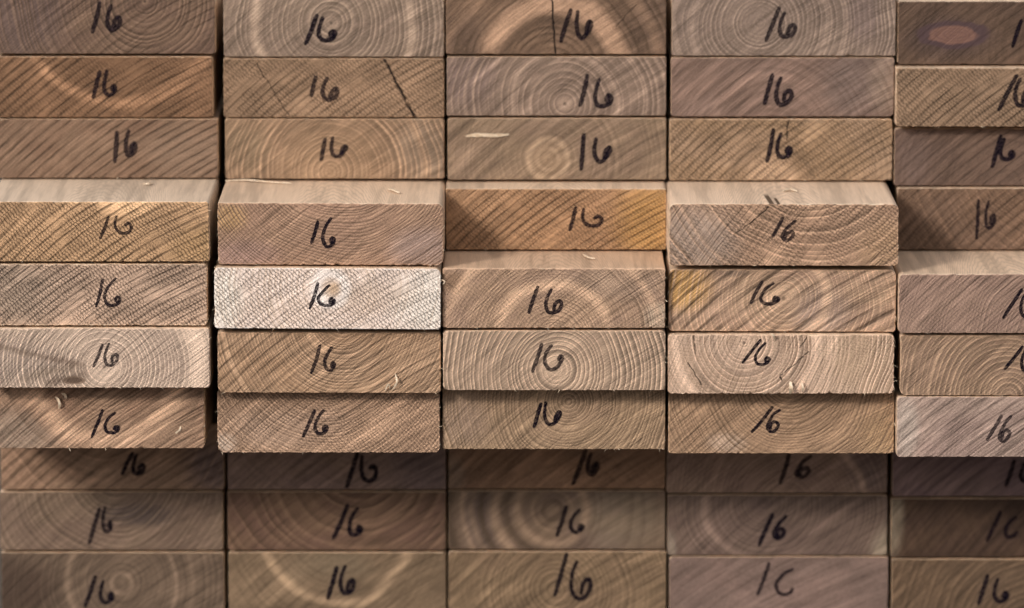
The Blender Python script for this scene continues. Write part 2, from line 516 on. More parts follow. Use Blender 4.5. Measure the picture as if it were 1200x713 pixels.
# ------------------------------------------------------------------ the ground
bm = bmesh.new()
vs = [bm.verts.new(p) for p in ((-60, -60, 0), (60, -60, 0), (60, 60, 0), (-60, 60, 0))]
bm.faces.new(vs)
g = link('ground', bm, [ground_material()])
g['kind'] = 'structure'

# ------------------------------------------------------------------ the boards
# each board: centre x, bottom z, how far its end juts out (p), size in mm; where its pith, checks, bands and pen strokes lie on its own face
BOARDS = [  # base colours of set-back rows darkened: recess shade and corner falloff painted in
    {'x': -256.29, 'z': 159.55, 'p': 0, 'w': 138.81, 'h': 36.5, 'roll': 0, 'rad': 1.5, 'rag': 1.26, 'fuzz': 0, 'side': 0, 'label': 'grey-brown board, topmost in the leftmost column, over a black gap', 'one': ((-3.28, 31.86), (-7.84, 14.38)), 'six': (0.16, 14.05, 10.63, 31.86), 'kind': 'A', 'pen': 3.07, 'wood': {'base': (0.188, 0.135, 0.096), 'base2': (0.155, 0.109, 0.083), 'pith': (25.36, 33.27), 'ring': 3.21, 'rc': 0.8, 'saw': (38, 5.35, 0.25, 0.1), 'tint': [(-49.96, 23.56, 32.1, 32.1, (0.125, 0.092, 0.089), 0.7)], 'streak': 0.43, 'pale': 0.5, 'rim': 0.22}},
    {'x': -258.09, 'z': 119.24, 'p': 0, 'w': 138.49, 'h': 38.47, 'roll': 0, 'rad': 1.5, 'rag': 0.7, 'fuzz': 0, 'side': 0, 'label': 'orange-brown board with a sagging pale arc, second from top in leftmost column', 'one': ((-2.0, 28.73), (-6.0, 13.24)), 'six': (-0.4, 13.24, 8.95, 30.9), 'kind': 'B', 'pen': 2.83, 'wood': {'base': (0.266, 0.169, 0.101), 'pith': (11.07, 75.73), 'ring': 4.28, 'rc': 0.2, 'saw': (36, 5.08, 0.5, 0.5), 'band': [(65.8, 5.3, 0.8, 0, 0)], 'streak': 0.43, 'rim': 0.22}},
    {'x': -255.57, 'z': 80.63, 'p': 0, 'w': 139.29, 'h': 37.52, 'roll': 0, 'rad': 1.5, 'rag': 0.7, 'fuzz': 0, 'side': 0, 'label': 'brown board with bold slanting saw lines, third from top in leftmost column', 'one': ((5.99, 28.83), (4.49, 10.89)), 'six': (10.13, 13.34, 18.95, 31.0), 'kind': 'A', 'pen': 3.07, 'wood': {'base': (0.261, 0.187, 0.129), 'base2': (0.218, 0.148, 0.101), 'pith': (58.41, -16.9), 'ring': 4.81, 'rc': 0.15, 'saw': (37, 5.08, 0.55, 0.15), 'tint': [(47.91, 15.78, 37.4, 21.4, (0.265, 0.191, 0.14), 0.6)], 'streak': 0.43, 'rim': 0.22}},
    {'x': -255.16, 'z': 42.37, 'p': 100, 'w': 137.5, 'h': 37.21, 'roll': 0, 'rad': 1.5, 'rag': 0.98, 'fuzz': 16, 'side': 1, 'label': 'golden board jutting out with its pale top showing, fourth from top in leftmost column', 'one': ((6.87, 27.77), (1.78, 14.88)), 'six': (10.16, 17.0, 21.79, 28.67), 'kind': 'D', 'pen': 2.01, 'wood': {'base': (0.583, 0.408, 0.244), 'pith': (15.56, 54.09), 'ring': 5.35, 'rc': 0.2, 'saw': (37, 5.35, 0.5, 0.8), 'band': [(18.2, 10.7, 0.95, -90, 80)], 'tint': [(63.4, 9.03, 21.4, 16.0, (0.488, 0.318, 0.164), 0.6)], 'streak': 0.4, 'bow': 0.0018, 'rim': 0.5}},
    {'x': -256.68, 'z': 2.42, 'p': 100, 'w': 137.5, 'h': 38.35, 'roll': 0, 'rad': 1.5, 'rag': 0.84, 'fuzz': 13, 'side': 0, 'label': 'grey-tan board with ladder-like saw ridges, fifth from top in leftmost column', 'one': ((4.26, 28.46), (0.23, 12.27)), 'six': (4.32, 11.73, 15.85, 30.37), 'kind': 'F', 'pen': 2.01, 'wood': {'base': (0.615, 0.477, 0.36), 'pith': (-26.75, 70.21), 'ring': 4.28, 'rc': 0.2, 'saw': (35, 4.28, 0.4, 0.8), 'tint': [(-51.01, 25.05, 48.1, 26.7, (0.297, 0.239, 0.191), 0.7)], 'streak': 0.5, 'rim': 0.5}},
    {'x': -255.26, 'z': -35.9, 'p': 104, 'w': 137.5, 'h': 37.27, 'roll': 0, 'rad': 1.5, 'rag': 0.84, 'fuzz': 15, 'side': 0, 'label': 'pale grey board with heart rings and a dark blemish, sixth from top in leftmost column', 'one': ((2.67, 26.71), (-2.75, 13.9)), 'six': (3.3, 13.1, 12.84, 28.53), 'kind': 'A', 'pen': 2.01, 'wood': {'rfl': 0.7, 'base': (0.53, 0.445, 0.355), 'base2': (0.466, 0.387, 0.313), 'pith': (3.56, 13.36), 'ring': 2.67, 'rc': 0.4, 'pale': 0.8, 'saw': (45, 3.74, 0.2, 0.2), 'heart': (14.4, 0.55), 'band': [(57.8, 8.6, 0.8, 10, 50)], 'tint': [(-50.11, 16.04, 40.1, 18.7, (0.286, 0.233, 0.201), 0.8), (-23.89, 8.02, 32.1, 7.5, (0.212, 0.17, 0.138), 0.5)], 'knot': [(-14.97, 4.81, 4.8, 1.7, (0.09, 0.06, 0.045), (0.24, 0.17, 0.125))], 'smudge': [(-68.88, 28.31, -5.91, 13.36, 3.5, 0.8, (0.14, 0.095, 0.07)), (-34.5, 1.6, -5.96, 9.62, 5, 0.9, (0.12, 0.085, 0.065)), (-50.26, 5.35, -13.27, 14.43, 4, 0.5, (0.2, 0.15, 0.11))], 'streak': 0.4, 'rim': 0.5}},
    {'x': -260.1, 'z': -76.94, 'p': 88, 'w': 137.89, 'h': 40.33, 'roll': 0, 'rad': 1.5, 'rag': 1.12, 'fuzz': 16, 'side': 0, 'label': 'streaky brown board with curled shavings on it, seventh from top in leftmost column', 'one': ((5.84, 24.03), (-0.93, 7.55)), 'six': (6.19, 9.16, 16.79, 23.38), 'kind': 'F', 'pen': 2.11, 'wood': {'base': (0.382, 0.276, 0.191), 'base2': (0.297, 0.201, 0.138), 'pith': (7.25, 54.33), 'ring': 4.28, 'rc': 0.45, 'saw': (38, 4.28, 0.3, 0.2), 'band': [(49.2, 9.1, 0.85, -70, 120)], 'tint': [(-50.0, 8.63, 37.4, 21.4, (0.297, 0.239, 0.191), 0.7)], 'streak': 0.9, 'rim': 0.5}},
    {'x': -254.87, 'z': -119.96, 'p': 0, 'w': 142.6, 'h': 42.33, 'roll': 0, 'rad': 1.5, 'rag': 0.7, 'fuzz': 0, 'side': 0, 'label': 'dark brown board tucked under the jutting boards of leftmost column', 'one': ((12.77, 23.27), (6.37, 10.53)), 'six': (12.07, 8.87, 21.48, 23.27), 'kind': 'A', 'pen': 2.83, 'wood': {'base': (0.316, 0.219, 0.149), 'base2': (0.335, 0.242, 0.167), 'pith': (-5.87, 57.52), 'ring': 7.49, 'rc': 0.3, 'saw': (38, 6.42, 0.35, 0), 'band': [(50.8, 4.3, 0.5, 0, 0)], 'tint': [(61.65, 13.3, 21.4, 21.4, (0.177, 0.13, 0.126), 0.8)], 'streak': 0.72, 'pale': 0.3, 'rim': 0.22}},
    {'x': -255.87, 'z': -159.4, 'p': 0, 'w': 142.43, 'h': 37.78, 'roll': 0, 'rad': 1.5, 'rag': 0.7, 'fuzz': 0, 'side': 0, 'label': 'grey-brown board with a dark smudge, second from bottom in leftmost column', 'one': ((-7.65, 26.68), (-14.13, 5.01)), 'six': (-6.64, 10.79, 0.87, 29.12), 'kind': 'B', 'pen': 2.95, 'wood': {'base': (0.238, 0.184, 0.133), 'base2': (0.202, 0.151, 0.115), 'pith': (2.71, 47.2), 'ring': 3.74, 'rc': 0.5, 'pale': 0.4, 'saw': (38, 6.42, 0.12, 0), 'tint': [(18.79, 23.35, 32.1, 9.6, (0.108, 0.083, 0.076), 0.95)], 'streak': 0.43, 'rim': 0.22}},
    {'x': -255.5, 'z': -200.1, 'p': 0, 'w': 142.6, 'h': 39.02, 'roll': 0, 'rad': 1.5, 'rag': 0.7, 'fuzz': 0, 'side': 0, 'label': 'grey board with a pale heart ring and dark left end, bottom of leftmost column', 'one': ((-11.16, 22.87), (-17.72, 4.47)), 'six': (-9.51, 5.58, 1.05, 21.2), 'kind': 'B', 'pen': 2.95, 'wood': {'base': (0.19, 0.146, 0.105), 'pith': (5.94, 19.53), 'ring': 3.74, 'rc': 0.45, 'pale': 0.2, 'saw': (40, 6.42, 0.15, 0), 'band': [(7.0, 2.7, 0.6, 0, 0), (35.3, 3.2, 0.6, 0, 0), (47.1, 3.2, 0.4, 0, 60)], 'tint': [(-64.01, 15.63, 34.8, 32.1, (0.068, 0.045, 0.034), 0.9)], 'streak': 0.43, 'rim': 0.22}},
    {'x': -112.27, 'z': 157.71, 'p': 0, 'w': 139.05, 'h': 37.26, 'roll': 0, 'rad': 1.5, 'rag': 0.7, 'fuzz': 0, 'side': 0, 'label': 'grey board with two pale arcs round its heart, topmost in second column', 'one': ((-10.77, 25.93), (-17.53, 8.65)), 'six': (-10.86, 9.19, 2.13, 25.93), 'kind': 'B', 'pen': 3.07, 'wood': {'base': (0.264, 0.215, 0.165), 'base2': (0.231, 0.185, 0.145), 'pith': (-1.66, 21.62), 'ring': 3.21, 'rc': 0.5, 'pale': 0.7, 'saw': (40, 7.49, 0.1, 0), 'heart': (4.8, 0.35), 'band': [(48.1, 4.3, 0.95, 180, 50), (51.9, 4.8, 0.95, 0, 50)], 'streak': 0.5, 'rim': 0.22}},
    {'x': -112.46, 'z': 119.24, 'p': 0, 'w': 139.29, 'h': 37.39, 'roll': 0, 'rad': 1.5, 'rag': 0.98, 'fuzz': 0, 'side': 0, 'label': 'tan board split by a long slanting crack, second from top in second column', 'one': ((-11.33, 25.48), (-14.08, 14.1)), 'six': (-8.18, 9.77, 3.75, 26.02), 'kind': 'A', 'pen': 2.95, 'wood': {'base': (0.353, 0.256, 0.169), 'pith': (-6.61, -99.23), 'ring': 4.81, 'rc': 0.12, 'saw': (38, 4.55, 0.4, 0.7), 'crack': [(31.77, 37.39, 51.57, -1.09, 1.1, 1), (-48.4, 34.14, -27.63, 0.0, 0.4, 0.75)], 'streak': 0.32, 'rim': 0.22}},
    {'x': -112.12, 'z': 80.09, 'p': 0, 'w': 138.45, 'h': 38.06, 'roll': 0, 'rad': 1.5, 'rag': 0.7, 'fuzz': 0, 'side': 0, 'label': 'brown board with warm rings round its low heart, third from top in second column', 'one': ((-5.96, 25.03), (-8.45, 12.52)), 'six': (-3.33, 13.07, 8.61, 26.66), 'kind': 'L', 'pen': 2.83, 'wood': {'base': (0.3, 0.218, 0.144), 'pith': (-2.83, 4.36), 'ring': 3.48, 'rc': 0.5, 'pale': 0.8, 'saw': (38, 7.49, 0.12, 0), 'tint': [(-57.77, 19.05, 18.7, 21.4, (0.218, 0.164, 0.109), 0.8), (58.19, 19.05, 26.7, 26.7, (0.242, 0.187, 0.14), 0.8), (-2.81, 8.17, 40.1, 32.1, (0.343, 0.234, 0.148), 0.6)], 'band': [(59.9, 3.2, 0.4, 20, 40)], 'streak': 0.58, 'rim': 0.22}},
    {'x': -111.87, 'z': 39.93, 'p': 98, 'w': 139.1, 'h': 38.45, 'roll': 0.25, 'rad': 3, 'rag': 1.26, 'fuzz': 16, 'side': 0, 'label': 'mauve-brown jutting board with fine hanging rings, fourth from top in second column', 'one': ((-7.9, 26.73), (-11.65, 14.36)), 'six': (-5.88, 10.64, 3.15, 29.76), 'kind': 'F', 'pen': 2.31, 'wood': {'rfl': 0.7, 'base': (0.424, 0.302, 0.212), 'base2': (0.382, 0.265, 0.191), 'pith': (7.06, 77.41), 'ring': 1.93, 'rc': 0.9, 'saw': (38, 4.81, 0.15, 0.1), 'tint': [(-62.51, 29.76, 13.9, 10.7, (0.551, 0.36, 0.18), 0.8), (-53.76, 5.85, 26.7, 11.8, (0.424, 0.286, 0.254), 0.8), (56.68, 11.17, 24.1, 16.0, (0.403, 0.302, 0.27), 0.8)], 'streak': 0.55, 'rim': 0.5}},
    {'x': -113.71, 'z': 0.94, 'p': 104, 'w': 139.61, 'h': 37.94, 'roll': 0.3, 'rad': 3.6, 'rag': 0.7, 'fuzz': 29, 'side': 0, 'label': 'whitish board, palest of the stack, with a heart beside its number', 'one': ((-6.06, 28.38), (-10.87, 13.32)), 'six': (-6.66, 13.85, 4.97, 27.95), 'kind': 'F', 'pen': 2.21, 'wood': {'fine': 0.2, 'base': (0.89, 0.811, 0.731), 'base2': (0.784, 0.689, 0.594), 'late': (0.477, 0.371, 0.286), 'pith': (2.34, 26.09), 'ring': 3.74, 'rc': 0.45, 'saw': (36, 4.28, 0.24, 0.8), 'heart': (0.0, 0), 'band': [(10.2, 4.8, 0.5, 0, 0)], 'tint': [(3.91, 25.56, 5.3, 5.3, (0.53, 0.382, 0.254), 0.9), (61.15, 13.85, 29.4, 26.7, (0.92, 0.901, 0.848), 0.7), (-63.92, 19.17, 13.4, 26.7, (0.92, 0.89, 0.827), 0.7), (24.37, 19.17, 32.1, 13.9, (0.551, 0.424, 0.329), 0.5)], 'streak': 0.35, 'smin': 0.5, 'rim': 0.5}},
    {'x': -113.08, 'z': -40.17, 'p': 98, 'w': 138.02, 'h': 38.11, 'roll': 0.15, 'rad': 3.4, 'rag': 0.84, 'fuzz': 18, 'side': 0, 'label': 'tan board with dark slanting streaks at left, sixth from top in second column', 'one': ((-5.81, 29.44), (-10.91, 12.96)), 'six': (-3.78, 13.39, 4.21, 29.44), 'kind': 'F', 'pen': 2.31, 'wood': {'rfl': 0.7, 'pale': 0.4, 'base': (0.456, 0.334, 0.223), 'base2': (0.392, 0.276, 0.175), 'pith': (8.77, 46.0), 'ring': 2.14, 'rc': 0.8, 'saw': (38, 5.88, 0.35, 0.1), 'band': [(21.4, 3.7, 0.5, 215, 40), (74.9, 2.1, 0.4, 180, 50)], 'streak': 0.7, 'rim': 0.5}},
    {'x': -113.87, 'z': -79.63, 'p': 88, 'w': 138.14, 'h': 38.76, 'roll': 0, 'rad': 3, 'rag': 0.98, 'fuzz': 19, 'side': 0, 'label': 'pinkish tan board, lowest of the jutting boards in second column', 'one': ((-8.76, 26.4), (-15.74, 10.78)), 'six': (-9.64, 11.11, -0.01, 27.48), 'kind': 'F', 'pen': 2.31, 'wood': {'rfl': 0.7, 'pale': 0.5, 'base': (0.477, 0.345, 0.239), 'pith': (-5.11, 65.08), 'ring': 2.03, 'rc': 0.7, 'saw': (38, 4.81, 0.18, 0.5), 'band': [(59.9, 6.4, 0.5, -40, 45)], 'tint': [(-29.22, 16.71, 42.8, 16.0, (0.509, 0.371, 0.286), 0.6), (-65.34, 5.93, 9.6, 7.5, (0.636, 0.53, 0.445), 0.8)], 'streak': 0.55, 'rim': 0.5}},
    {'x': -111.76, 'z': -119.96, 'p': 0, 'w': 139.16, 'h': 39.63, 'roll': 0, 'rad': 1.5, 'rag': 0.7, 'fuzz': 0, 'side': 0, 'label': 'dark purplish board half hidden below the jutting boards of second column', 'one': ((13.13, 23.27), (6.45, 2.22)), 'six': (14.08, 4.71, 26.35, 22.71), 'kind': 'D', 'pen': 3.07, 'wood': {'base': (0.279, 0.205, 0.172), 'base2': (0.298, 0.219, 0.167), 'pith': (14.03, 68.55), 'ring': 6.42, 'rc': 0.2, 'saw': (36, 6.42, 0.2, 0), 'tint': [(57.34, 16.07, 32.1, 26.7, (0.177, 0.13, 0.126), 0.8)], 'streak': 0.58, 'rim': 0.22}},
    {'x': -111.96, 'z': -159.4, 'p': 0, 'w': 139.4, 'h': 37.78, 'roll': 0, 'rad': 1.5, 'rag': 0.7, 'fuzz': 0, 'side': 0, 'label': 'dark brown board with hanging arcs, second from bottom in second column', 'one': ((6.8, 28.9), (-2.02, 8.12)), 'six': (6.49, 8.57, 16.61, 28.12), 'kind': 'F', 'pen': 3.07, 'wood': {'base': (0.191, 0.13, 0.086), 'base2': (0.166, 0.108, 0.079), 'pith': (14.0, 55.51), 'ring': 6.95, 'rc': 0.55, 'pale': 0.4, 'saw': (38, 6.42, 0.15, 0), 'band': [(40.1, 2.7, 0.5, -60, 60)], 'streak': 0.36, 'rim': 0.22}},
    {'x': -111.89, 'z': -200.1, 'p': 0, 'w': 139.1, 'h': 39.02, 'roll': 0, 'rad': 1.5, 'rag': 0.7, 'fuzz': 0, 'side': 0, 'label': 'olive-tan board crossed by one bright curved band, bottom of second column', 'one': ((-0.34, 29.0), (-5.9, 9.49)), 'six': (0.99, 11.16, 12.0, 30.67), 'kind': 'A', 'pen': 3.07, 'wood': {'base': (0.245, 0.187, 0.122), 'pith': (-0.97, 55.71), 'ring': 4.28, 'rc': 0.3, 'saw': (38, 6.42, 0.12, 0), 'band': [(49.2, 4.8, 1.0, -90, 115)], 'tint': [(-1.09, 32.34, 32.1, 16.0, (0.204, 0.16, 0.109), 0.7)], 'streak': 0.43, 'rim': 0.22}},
    {'x': 27.73, 'z': 159.33, 'p': 0, 'w': 138.74, 'h': 36.18, 'roll': 0, 'rad': 1.5, 'rag': 0.98, 'fuzz': 0, 'side': 0, 'label': 'brown board with broad pale arch and upright crack, topmost in middle column', 'one': ((9.17, 27.55), (3.23, 8.65)), 'six': (11.51, 9.19, 23.3, 28.09), 'kind': 'L', 'pen': 3.07, 'wood': {'base': (0.205, 0.145, 0.099), 'base2': (0.165, 0.119, 0.086), 'pith': (-1.9, -11.36), 'ring': 4.81, 'rc': 0.75, 'saw': (38, 6.42, 0.1, 0), 'band': [(43.9, 8.6, 1.4, 80, 95), (32.1, 3.7, -0.6, 100, 80), (57.8, 3.7, -0.5, 0, 0), (68.4, 4.3, 0.4, 0, 0)], 'crack': [(-2.5, 36.18, -0.3, -0.54, 0.8, 1), (37.83, 17.29, 50.68, 31.86, 0.35, 0.6)], 'tint': [(7.17, 34.56, 8.6, 3.7, (0.409, 0.363, 0.31), 0.95)], 'streak': 0.43, 'rim': 0.22}},
    {'x': 28.05, 'z': 120.32, 'p': 0, 'w': 138.44, 'h': 37.39, 'roll': 0, 'rad': 1.5, 'rag': 0.7, 'fuzz': 0, 'side': 0, 'label': 'mauve-grey board with a pale heart, second from top in middle column', 'one': ((19.31, 25.21), (15.04, 7.05)), 'six': (22.91, 4.88, 36.0, 23.86), 'kind': 'B', 'pen': 3.07, 'wood': {'base': (0.245, 0.194, 0.151), 'base2': (0.216, 0.169, 0.133), 'pith': (5.34, 7.6), 'ring': 3.74, 'rc': 0.4, 'pale': 0.7, 'saw': (40, 6.42, 0.1, 0), 'heart': (7.5, 0.4), 'band': [(33.2, 2.7, 0.6, 0, 0), (49.2, 2.7, 0.35, 0, 50)], 'tint': [(-60.35, 22.23, 24.1, 21.4, (0.209, 0.155, 0.14), 0.8)], 'streak': 0.58, 'rim': 0.22}},
    {'x': 28.37, 'z': 79.54, 'p': 0, 'w': 138.16, 'h': 39.08, 'roll': 0, 'rad': 1.5, 'rag': 0.7, 'fuzz': 0, 'side': 0, 'label': 'grey-brown board with a small pale target-like heart, third from top in middle column', 'one': ((16.91, 28.29), (15.33, 7.08)), 'six': (22.34, 10.35, 34.7, 27.2), 'kind': 'L', 'pen': 3.07, 'wood': {'base': (0.261, 0.203, 0.14), 'base2': (0.234, 0.179, 0.129), 'pith': (-5.72, 13.07), 'ring': 3.74, 'rc': 0.3, 'pale': 0.2, 'saw': (38, 7.49, 0.12, 0), 'band': [(12.8, 2.7, 0.75, 0, 0), (7.5, 1.6, 0.45, 0, 0)], 'tint': [(-5.72, 13.07, 14.4, 14.4, (0.328, 0.234, 0.156), 0.8)], 'streak': 0.65, 'rim': 0.22}},
    {'x': 27.65, 'z': 39.29, 'p': 30, 'w': 138.31, 'h': 38.55, 'roll': 0, 'rad': 1.5, 'rag': 0.7, 'fuzz': 10, 'side': 0, 'label': 'set-back board stained orange at its right end, fourth from top in middle column', 'one': ((12.3, 26.54), (8.79, 13.01)), 'six': (15.76, 14.09, 29.87, 26.54), 'kind': 'D', 'pen': 2.58, 'wood': {'base': (0.403, 0.265, 0.154), 'base2': (0.35, 0.228, 0.133), 'pith': (25.75, 93.41), 'ring': 4.28, 'rc': 0.25, 'saw': (37, 4.55, 0.42, 0.5), 'tint': [(60.76, 16.8, 32.1, 32.1, (0.53, 0.318, 0.117), 0.7), (-49.08, 23.29, 26.7, 21.4, (0.339, 0.212, 0.127), 0.6)], 'streak': 0.5, 'rim': 0.5}},  # left tint: shadow of the jutting neighbour painted into the face colour
    {'x': 25.84, 'z': 0.82, 'p': 100, 'w': 137.5, 'h': 37.29, 'roll': 0, 'rad': 1.5, 'rag': 1.12, 'fuzz': 22, 'side': 2, 'label': 'tan board with pale arches and a planed top, first jutting board in middle column', 'one': ((-10.06, 25.59), (-15.31, 10.14)), 'six': (-5.84, 8.54, 5.72, 25.05), 'kind': 'A', 'pen': 2.41, 'wood': {'rfl': 0.7, 'pale': 0.3, 'base': (0.445, 0.329, 0.228), 'base2': (0.382, 0.281, 0.212), 'pith': (-0.56, -6.94), 'ring': 2.03, 'rc': 0.6, 'saw': (40, 4.28, 0.12, 0.3), 'band': [(34.2, 4.8, 0.75, 90, 100), (65.2, 4.3, 0.6, 90, 100)], 'tint': [(-62.65, 29.31, 10.7, 8.0, (0.265, 0.17, 0.106), 0.7), (63.65, 6.94, 11.8, 10.7, (0.551, 0.466, 0.371), 0.8), (37.27, 29.31, 37.4, 16.0, (0.382, 0.286, 0.223), 0.6)], 'streak': 0.5, 'rim': 0.5}},
    {'x': 26.15, 'z': -38.21, 'p': 100, 'w': 137.5, 'h': 37.43, 'roll': 0, 'rad': 2.6, 'rag': 0.84, 'fuzz': 14, 'side': 0, 'label': 'tan board with clear rings circling its number, sixth from top in middle column', 'one': ((-7.82, 28.88), (-13.34, 12.31)), 'six': (-7.17, 12.31, 5.99, 29.15), 'kind': 'G', 'pen': 2.51, 'wood': {'rfl': 0.95, 'base': (0.435, 0.345, 0.254), 'base2': (0.382, 0.302, 0.223), 'pith': (1.27, 12.85), 'ring': 2.78, 'rc': 0.9, 'pale': 0.9, 'saw': (40, 5.35, 0.06, 0), 'heart': (12.8, 0.6), 'band': [(16.6, 1.6, 0.4, 0, 0), (21.9, 1.6, 0.3, 0, 0)], 'tint': [(-47.23, 25.68, 21.4, 21.4, (0.392, 0.292, 0.223), 0.6)], 'streak': 0.5, 'rim': 0.5}},
    {'x': 26.05, 'z': -78.22, 'p': 84, 'w': 138.53, 'h': 39.31, 'roll': 0, 'rad': 1.5, 'rag': 0.84, 'fuzz': 10, 'side': 0, 'label': 'olive-brown board with rings right of its number, lowest jutting in middle column', 'one': ((-8.18, 28.58), (-12.15, 14.57)), 'six': (-6.95, 14.57, 5.23, 30.2), 'kind': 'L', 'pen': 2.51, 'wood': {'rfl': 0.7, 'base': (0.371, 0.281, 0.185), 'base2': (0.318, 0.239, 0.164), 'pith': (8.94, 30.2), 'ring': 2.25, 'rc': 0.75, 'pale': 0.4, 'saw': (42, 5.35, 0.1, 0), 'tint': [(-55.23, 19.96, 21.4, 21.4, (0.307, 0.228, 0.18), 0.7)], 'streak': 0.5, 'rim': 0.5}},
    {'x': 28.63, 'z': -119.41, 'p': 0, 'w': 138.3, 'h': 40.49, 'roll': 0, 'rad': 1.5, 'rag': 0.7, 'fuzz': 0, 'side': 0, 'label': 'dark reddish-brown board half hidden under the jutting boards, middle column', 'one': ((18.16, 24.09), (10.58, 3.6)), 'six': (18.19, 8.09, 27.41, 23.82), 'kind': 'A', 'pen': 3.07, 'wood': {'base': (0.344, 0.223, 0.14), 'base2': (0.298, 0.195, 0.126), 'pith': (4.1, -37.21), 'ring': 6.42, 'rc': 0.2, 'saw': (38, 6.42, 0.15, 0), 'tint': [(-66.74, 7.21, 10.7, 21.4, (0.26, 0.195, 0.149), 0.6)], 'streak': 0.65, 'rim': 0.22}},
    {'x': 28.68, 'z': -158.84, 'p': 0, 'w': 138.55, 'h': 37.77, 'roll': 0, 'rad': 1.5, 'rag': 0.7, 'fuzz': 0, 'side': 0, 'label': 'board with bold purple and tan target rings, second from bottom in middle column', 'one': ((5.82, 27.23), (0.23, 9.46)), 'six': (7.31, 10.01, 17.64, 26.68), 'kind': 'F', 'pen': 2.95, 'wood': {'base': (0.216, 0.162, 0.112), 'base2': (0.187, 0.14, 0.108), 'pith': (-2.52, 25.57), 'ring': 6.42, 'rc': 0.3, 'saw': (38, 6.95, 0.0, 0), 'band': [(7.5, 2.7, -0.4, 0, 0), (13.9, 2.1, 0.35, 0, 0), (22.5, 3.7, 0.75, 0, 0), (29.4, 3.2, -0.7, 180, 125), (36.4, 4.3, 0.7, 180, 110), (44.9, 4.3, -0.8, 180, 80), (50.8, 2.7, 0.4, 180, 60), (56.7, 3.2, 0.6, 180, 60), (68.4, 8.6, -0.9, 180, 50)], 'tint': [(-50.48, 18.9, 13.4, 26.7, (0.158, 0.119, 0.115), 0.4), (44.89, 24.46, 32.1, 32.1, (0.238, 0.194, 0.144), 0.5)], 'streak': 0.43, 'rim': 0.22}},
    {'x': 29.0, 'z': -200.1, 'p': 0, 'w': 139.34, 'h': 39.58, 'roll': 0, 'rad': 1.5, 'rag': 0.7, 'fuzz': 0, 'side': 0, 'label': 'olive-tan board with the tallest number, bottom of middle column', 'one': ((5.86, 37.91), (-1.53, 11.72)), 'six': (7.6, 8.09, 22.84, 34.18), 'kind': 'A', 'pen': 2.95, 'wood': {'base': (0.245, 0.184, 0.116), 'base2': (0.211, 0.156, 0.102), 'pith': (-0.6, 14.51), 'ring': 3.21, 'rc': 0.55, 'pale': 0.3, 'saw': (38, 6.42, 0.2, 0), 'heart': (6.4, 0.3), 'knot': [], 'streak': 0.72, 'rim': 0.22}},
    {'x': 171.23, 'z': 158.25, 'p': 0, 'w': 141.13, 'h': 37.26, 'roll': 0, 'rad': 1.5, 'rag': 0.98, 'fuzz': 0, 'side': 0, 'label': 'grey board with fine heart rings left of its number, topmost in fourth column', 'one': ((-3.1, 30.25), (-11.02, 10.27)), 'six': (-4.03, 10.81, 8.19, 28.09), 'kind': 'A', 'pen': 2.83, 'wood': {'base': (0.251, 0.205, 0.165), 'base2': (0.224, 0.182, 0.149), 'pith': (-15.39, 21.08), 'ring': 2.94, 'rc': 0.55, 'pale': 0.7, 'saw': (38, 7.49, 0.1, 0), 'band': [(42.8, 3.7, 0.5, 0, 0), (54.5, 2.7, 0.35, 0, 0)], 'tint': [(49.05, 24.85, 13.9, 21.4, (0.191, 0.145, 0.139), 0.6)], 'streak': 0.5, 'rim': 0.22}},
    {'x': 170.72, 'z': 119.78, 'p': 0, 'w': 140.84, 'h': 37.39, 'roll': 0, 'rad': 2.8, 'rag': 0.7, 'fuzz': 0, 'side': 0, 'label': 'mauve-brown board with smeared streaks, second from top in fourth column', 'one': ((-6.57, 26.02), (-11.29, 8.68)), 'six': (-5.35, 6.51, 6.89, 25.48), 'kind': 'A', 'pen': 3.07, 'wood': {'base': (0.245, 0.18, 0.144), 'base2': (0.216, 0.162, 0.133), 'pith': (-6.27, -15.21), 'ring': 4.81, 'rc': 0.35, 'saw': (38, 6.42, 0.16, 0), 'band': [(40.1, 4.3, 0.4, 120, 60)], 'tint': [(44.61, 20.06, 21.4, 26.7, (0.187, 0.144, 0.13), 0.7), (63.45, 20.06, 11.8, 26.7, (0.288, 0.223, 0.18), 0.7)], 'streak': 0.65, 'rim': 0.22}},
    {'x': 169.95, 'z': 79.0, 'p': 0, 'w': 141.1, 'h': 39.15, 'roll': 0, 'rad': 1.5, 'rag': 1.12, 'fuzz': 9, 'side': 0, 'label': 'tan crosshatched board with a pale low heart, third from top in fourth column', 'one': ((-5.01, 32.09), (-8.64, 12.52)), 'six': (-3.79, 13.61, 7.4, 31.01), 'kind': 'B', 'pen': 2.95, 'wood': {'base': (0.382, 0.285, 0.191), 'base2': (0.343, 0.25, 0.156), 'pith': (-5.27, -5.45), 'ring': 4.81, 'rc': 0.4, 'saw': (40, 4.81, 0.4, 0.6), 'heart': (23.5, 0.6), 'band': [(11.8, 7.5, 0.6, 90, 120), (26.7, 3.2, -0.5, 90, 100)], 'crack': [(4.64, 39.15, 3.67, 25.57, 0.6, 0.9)], 'streak': 0.36, 'smin': 0.5, 'rim': 0.5}},
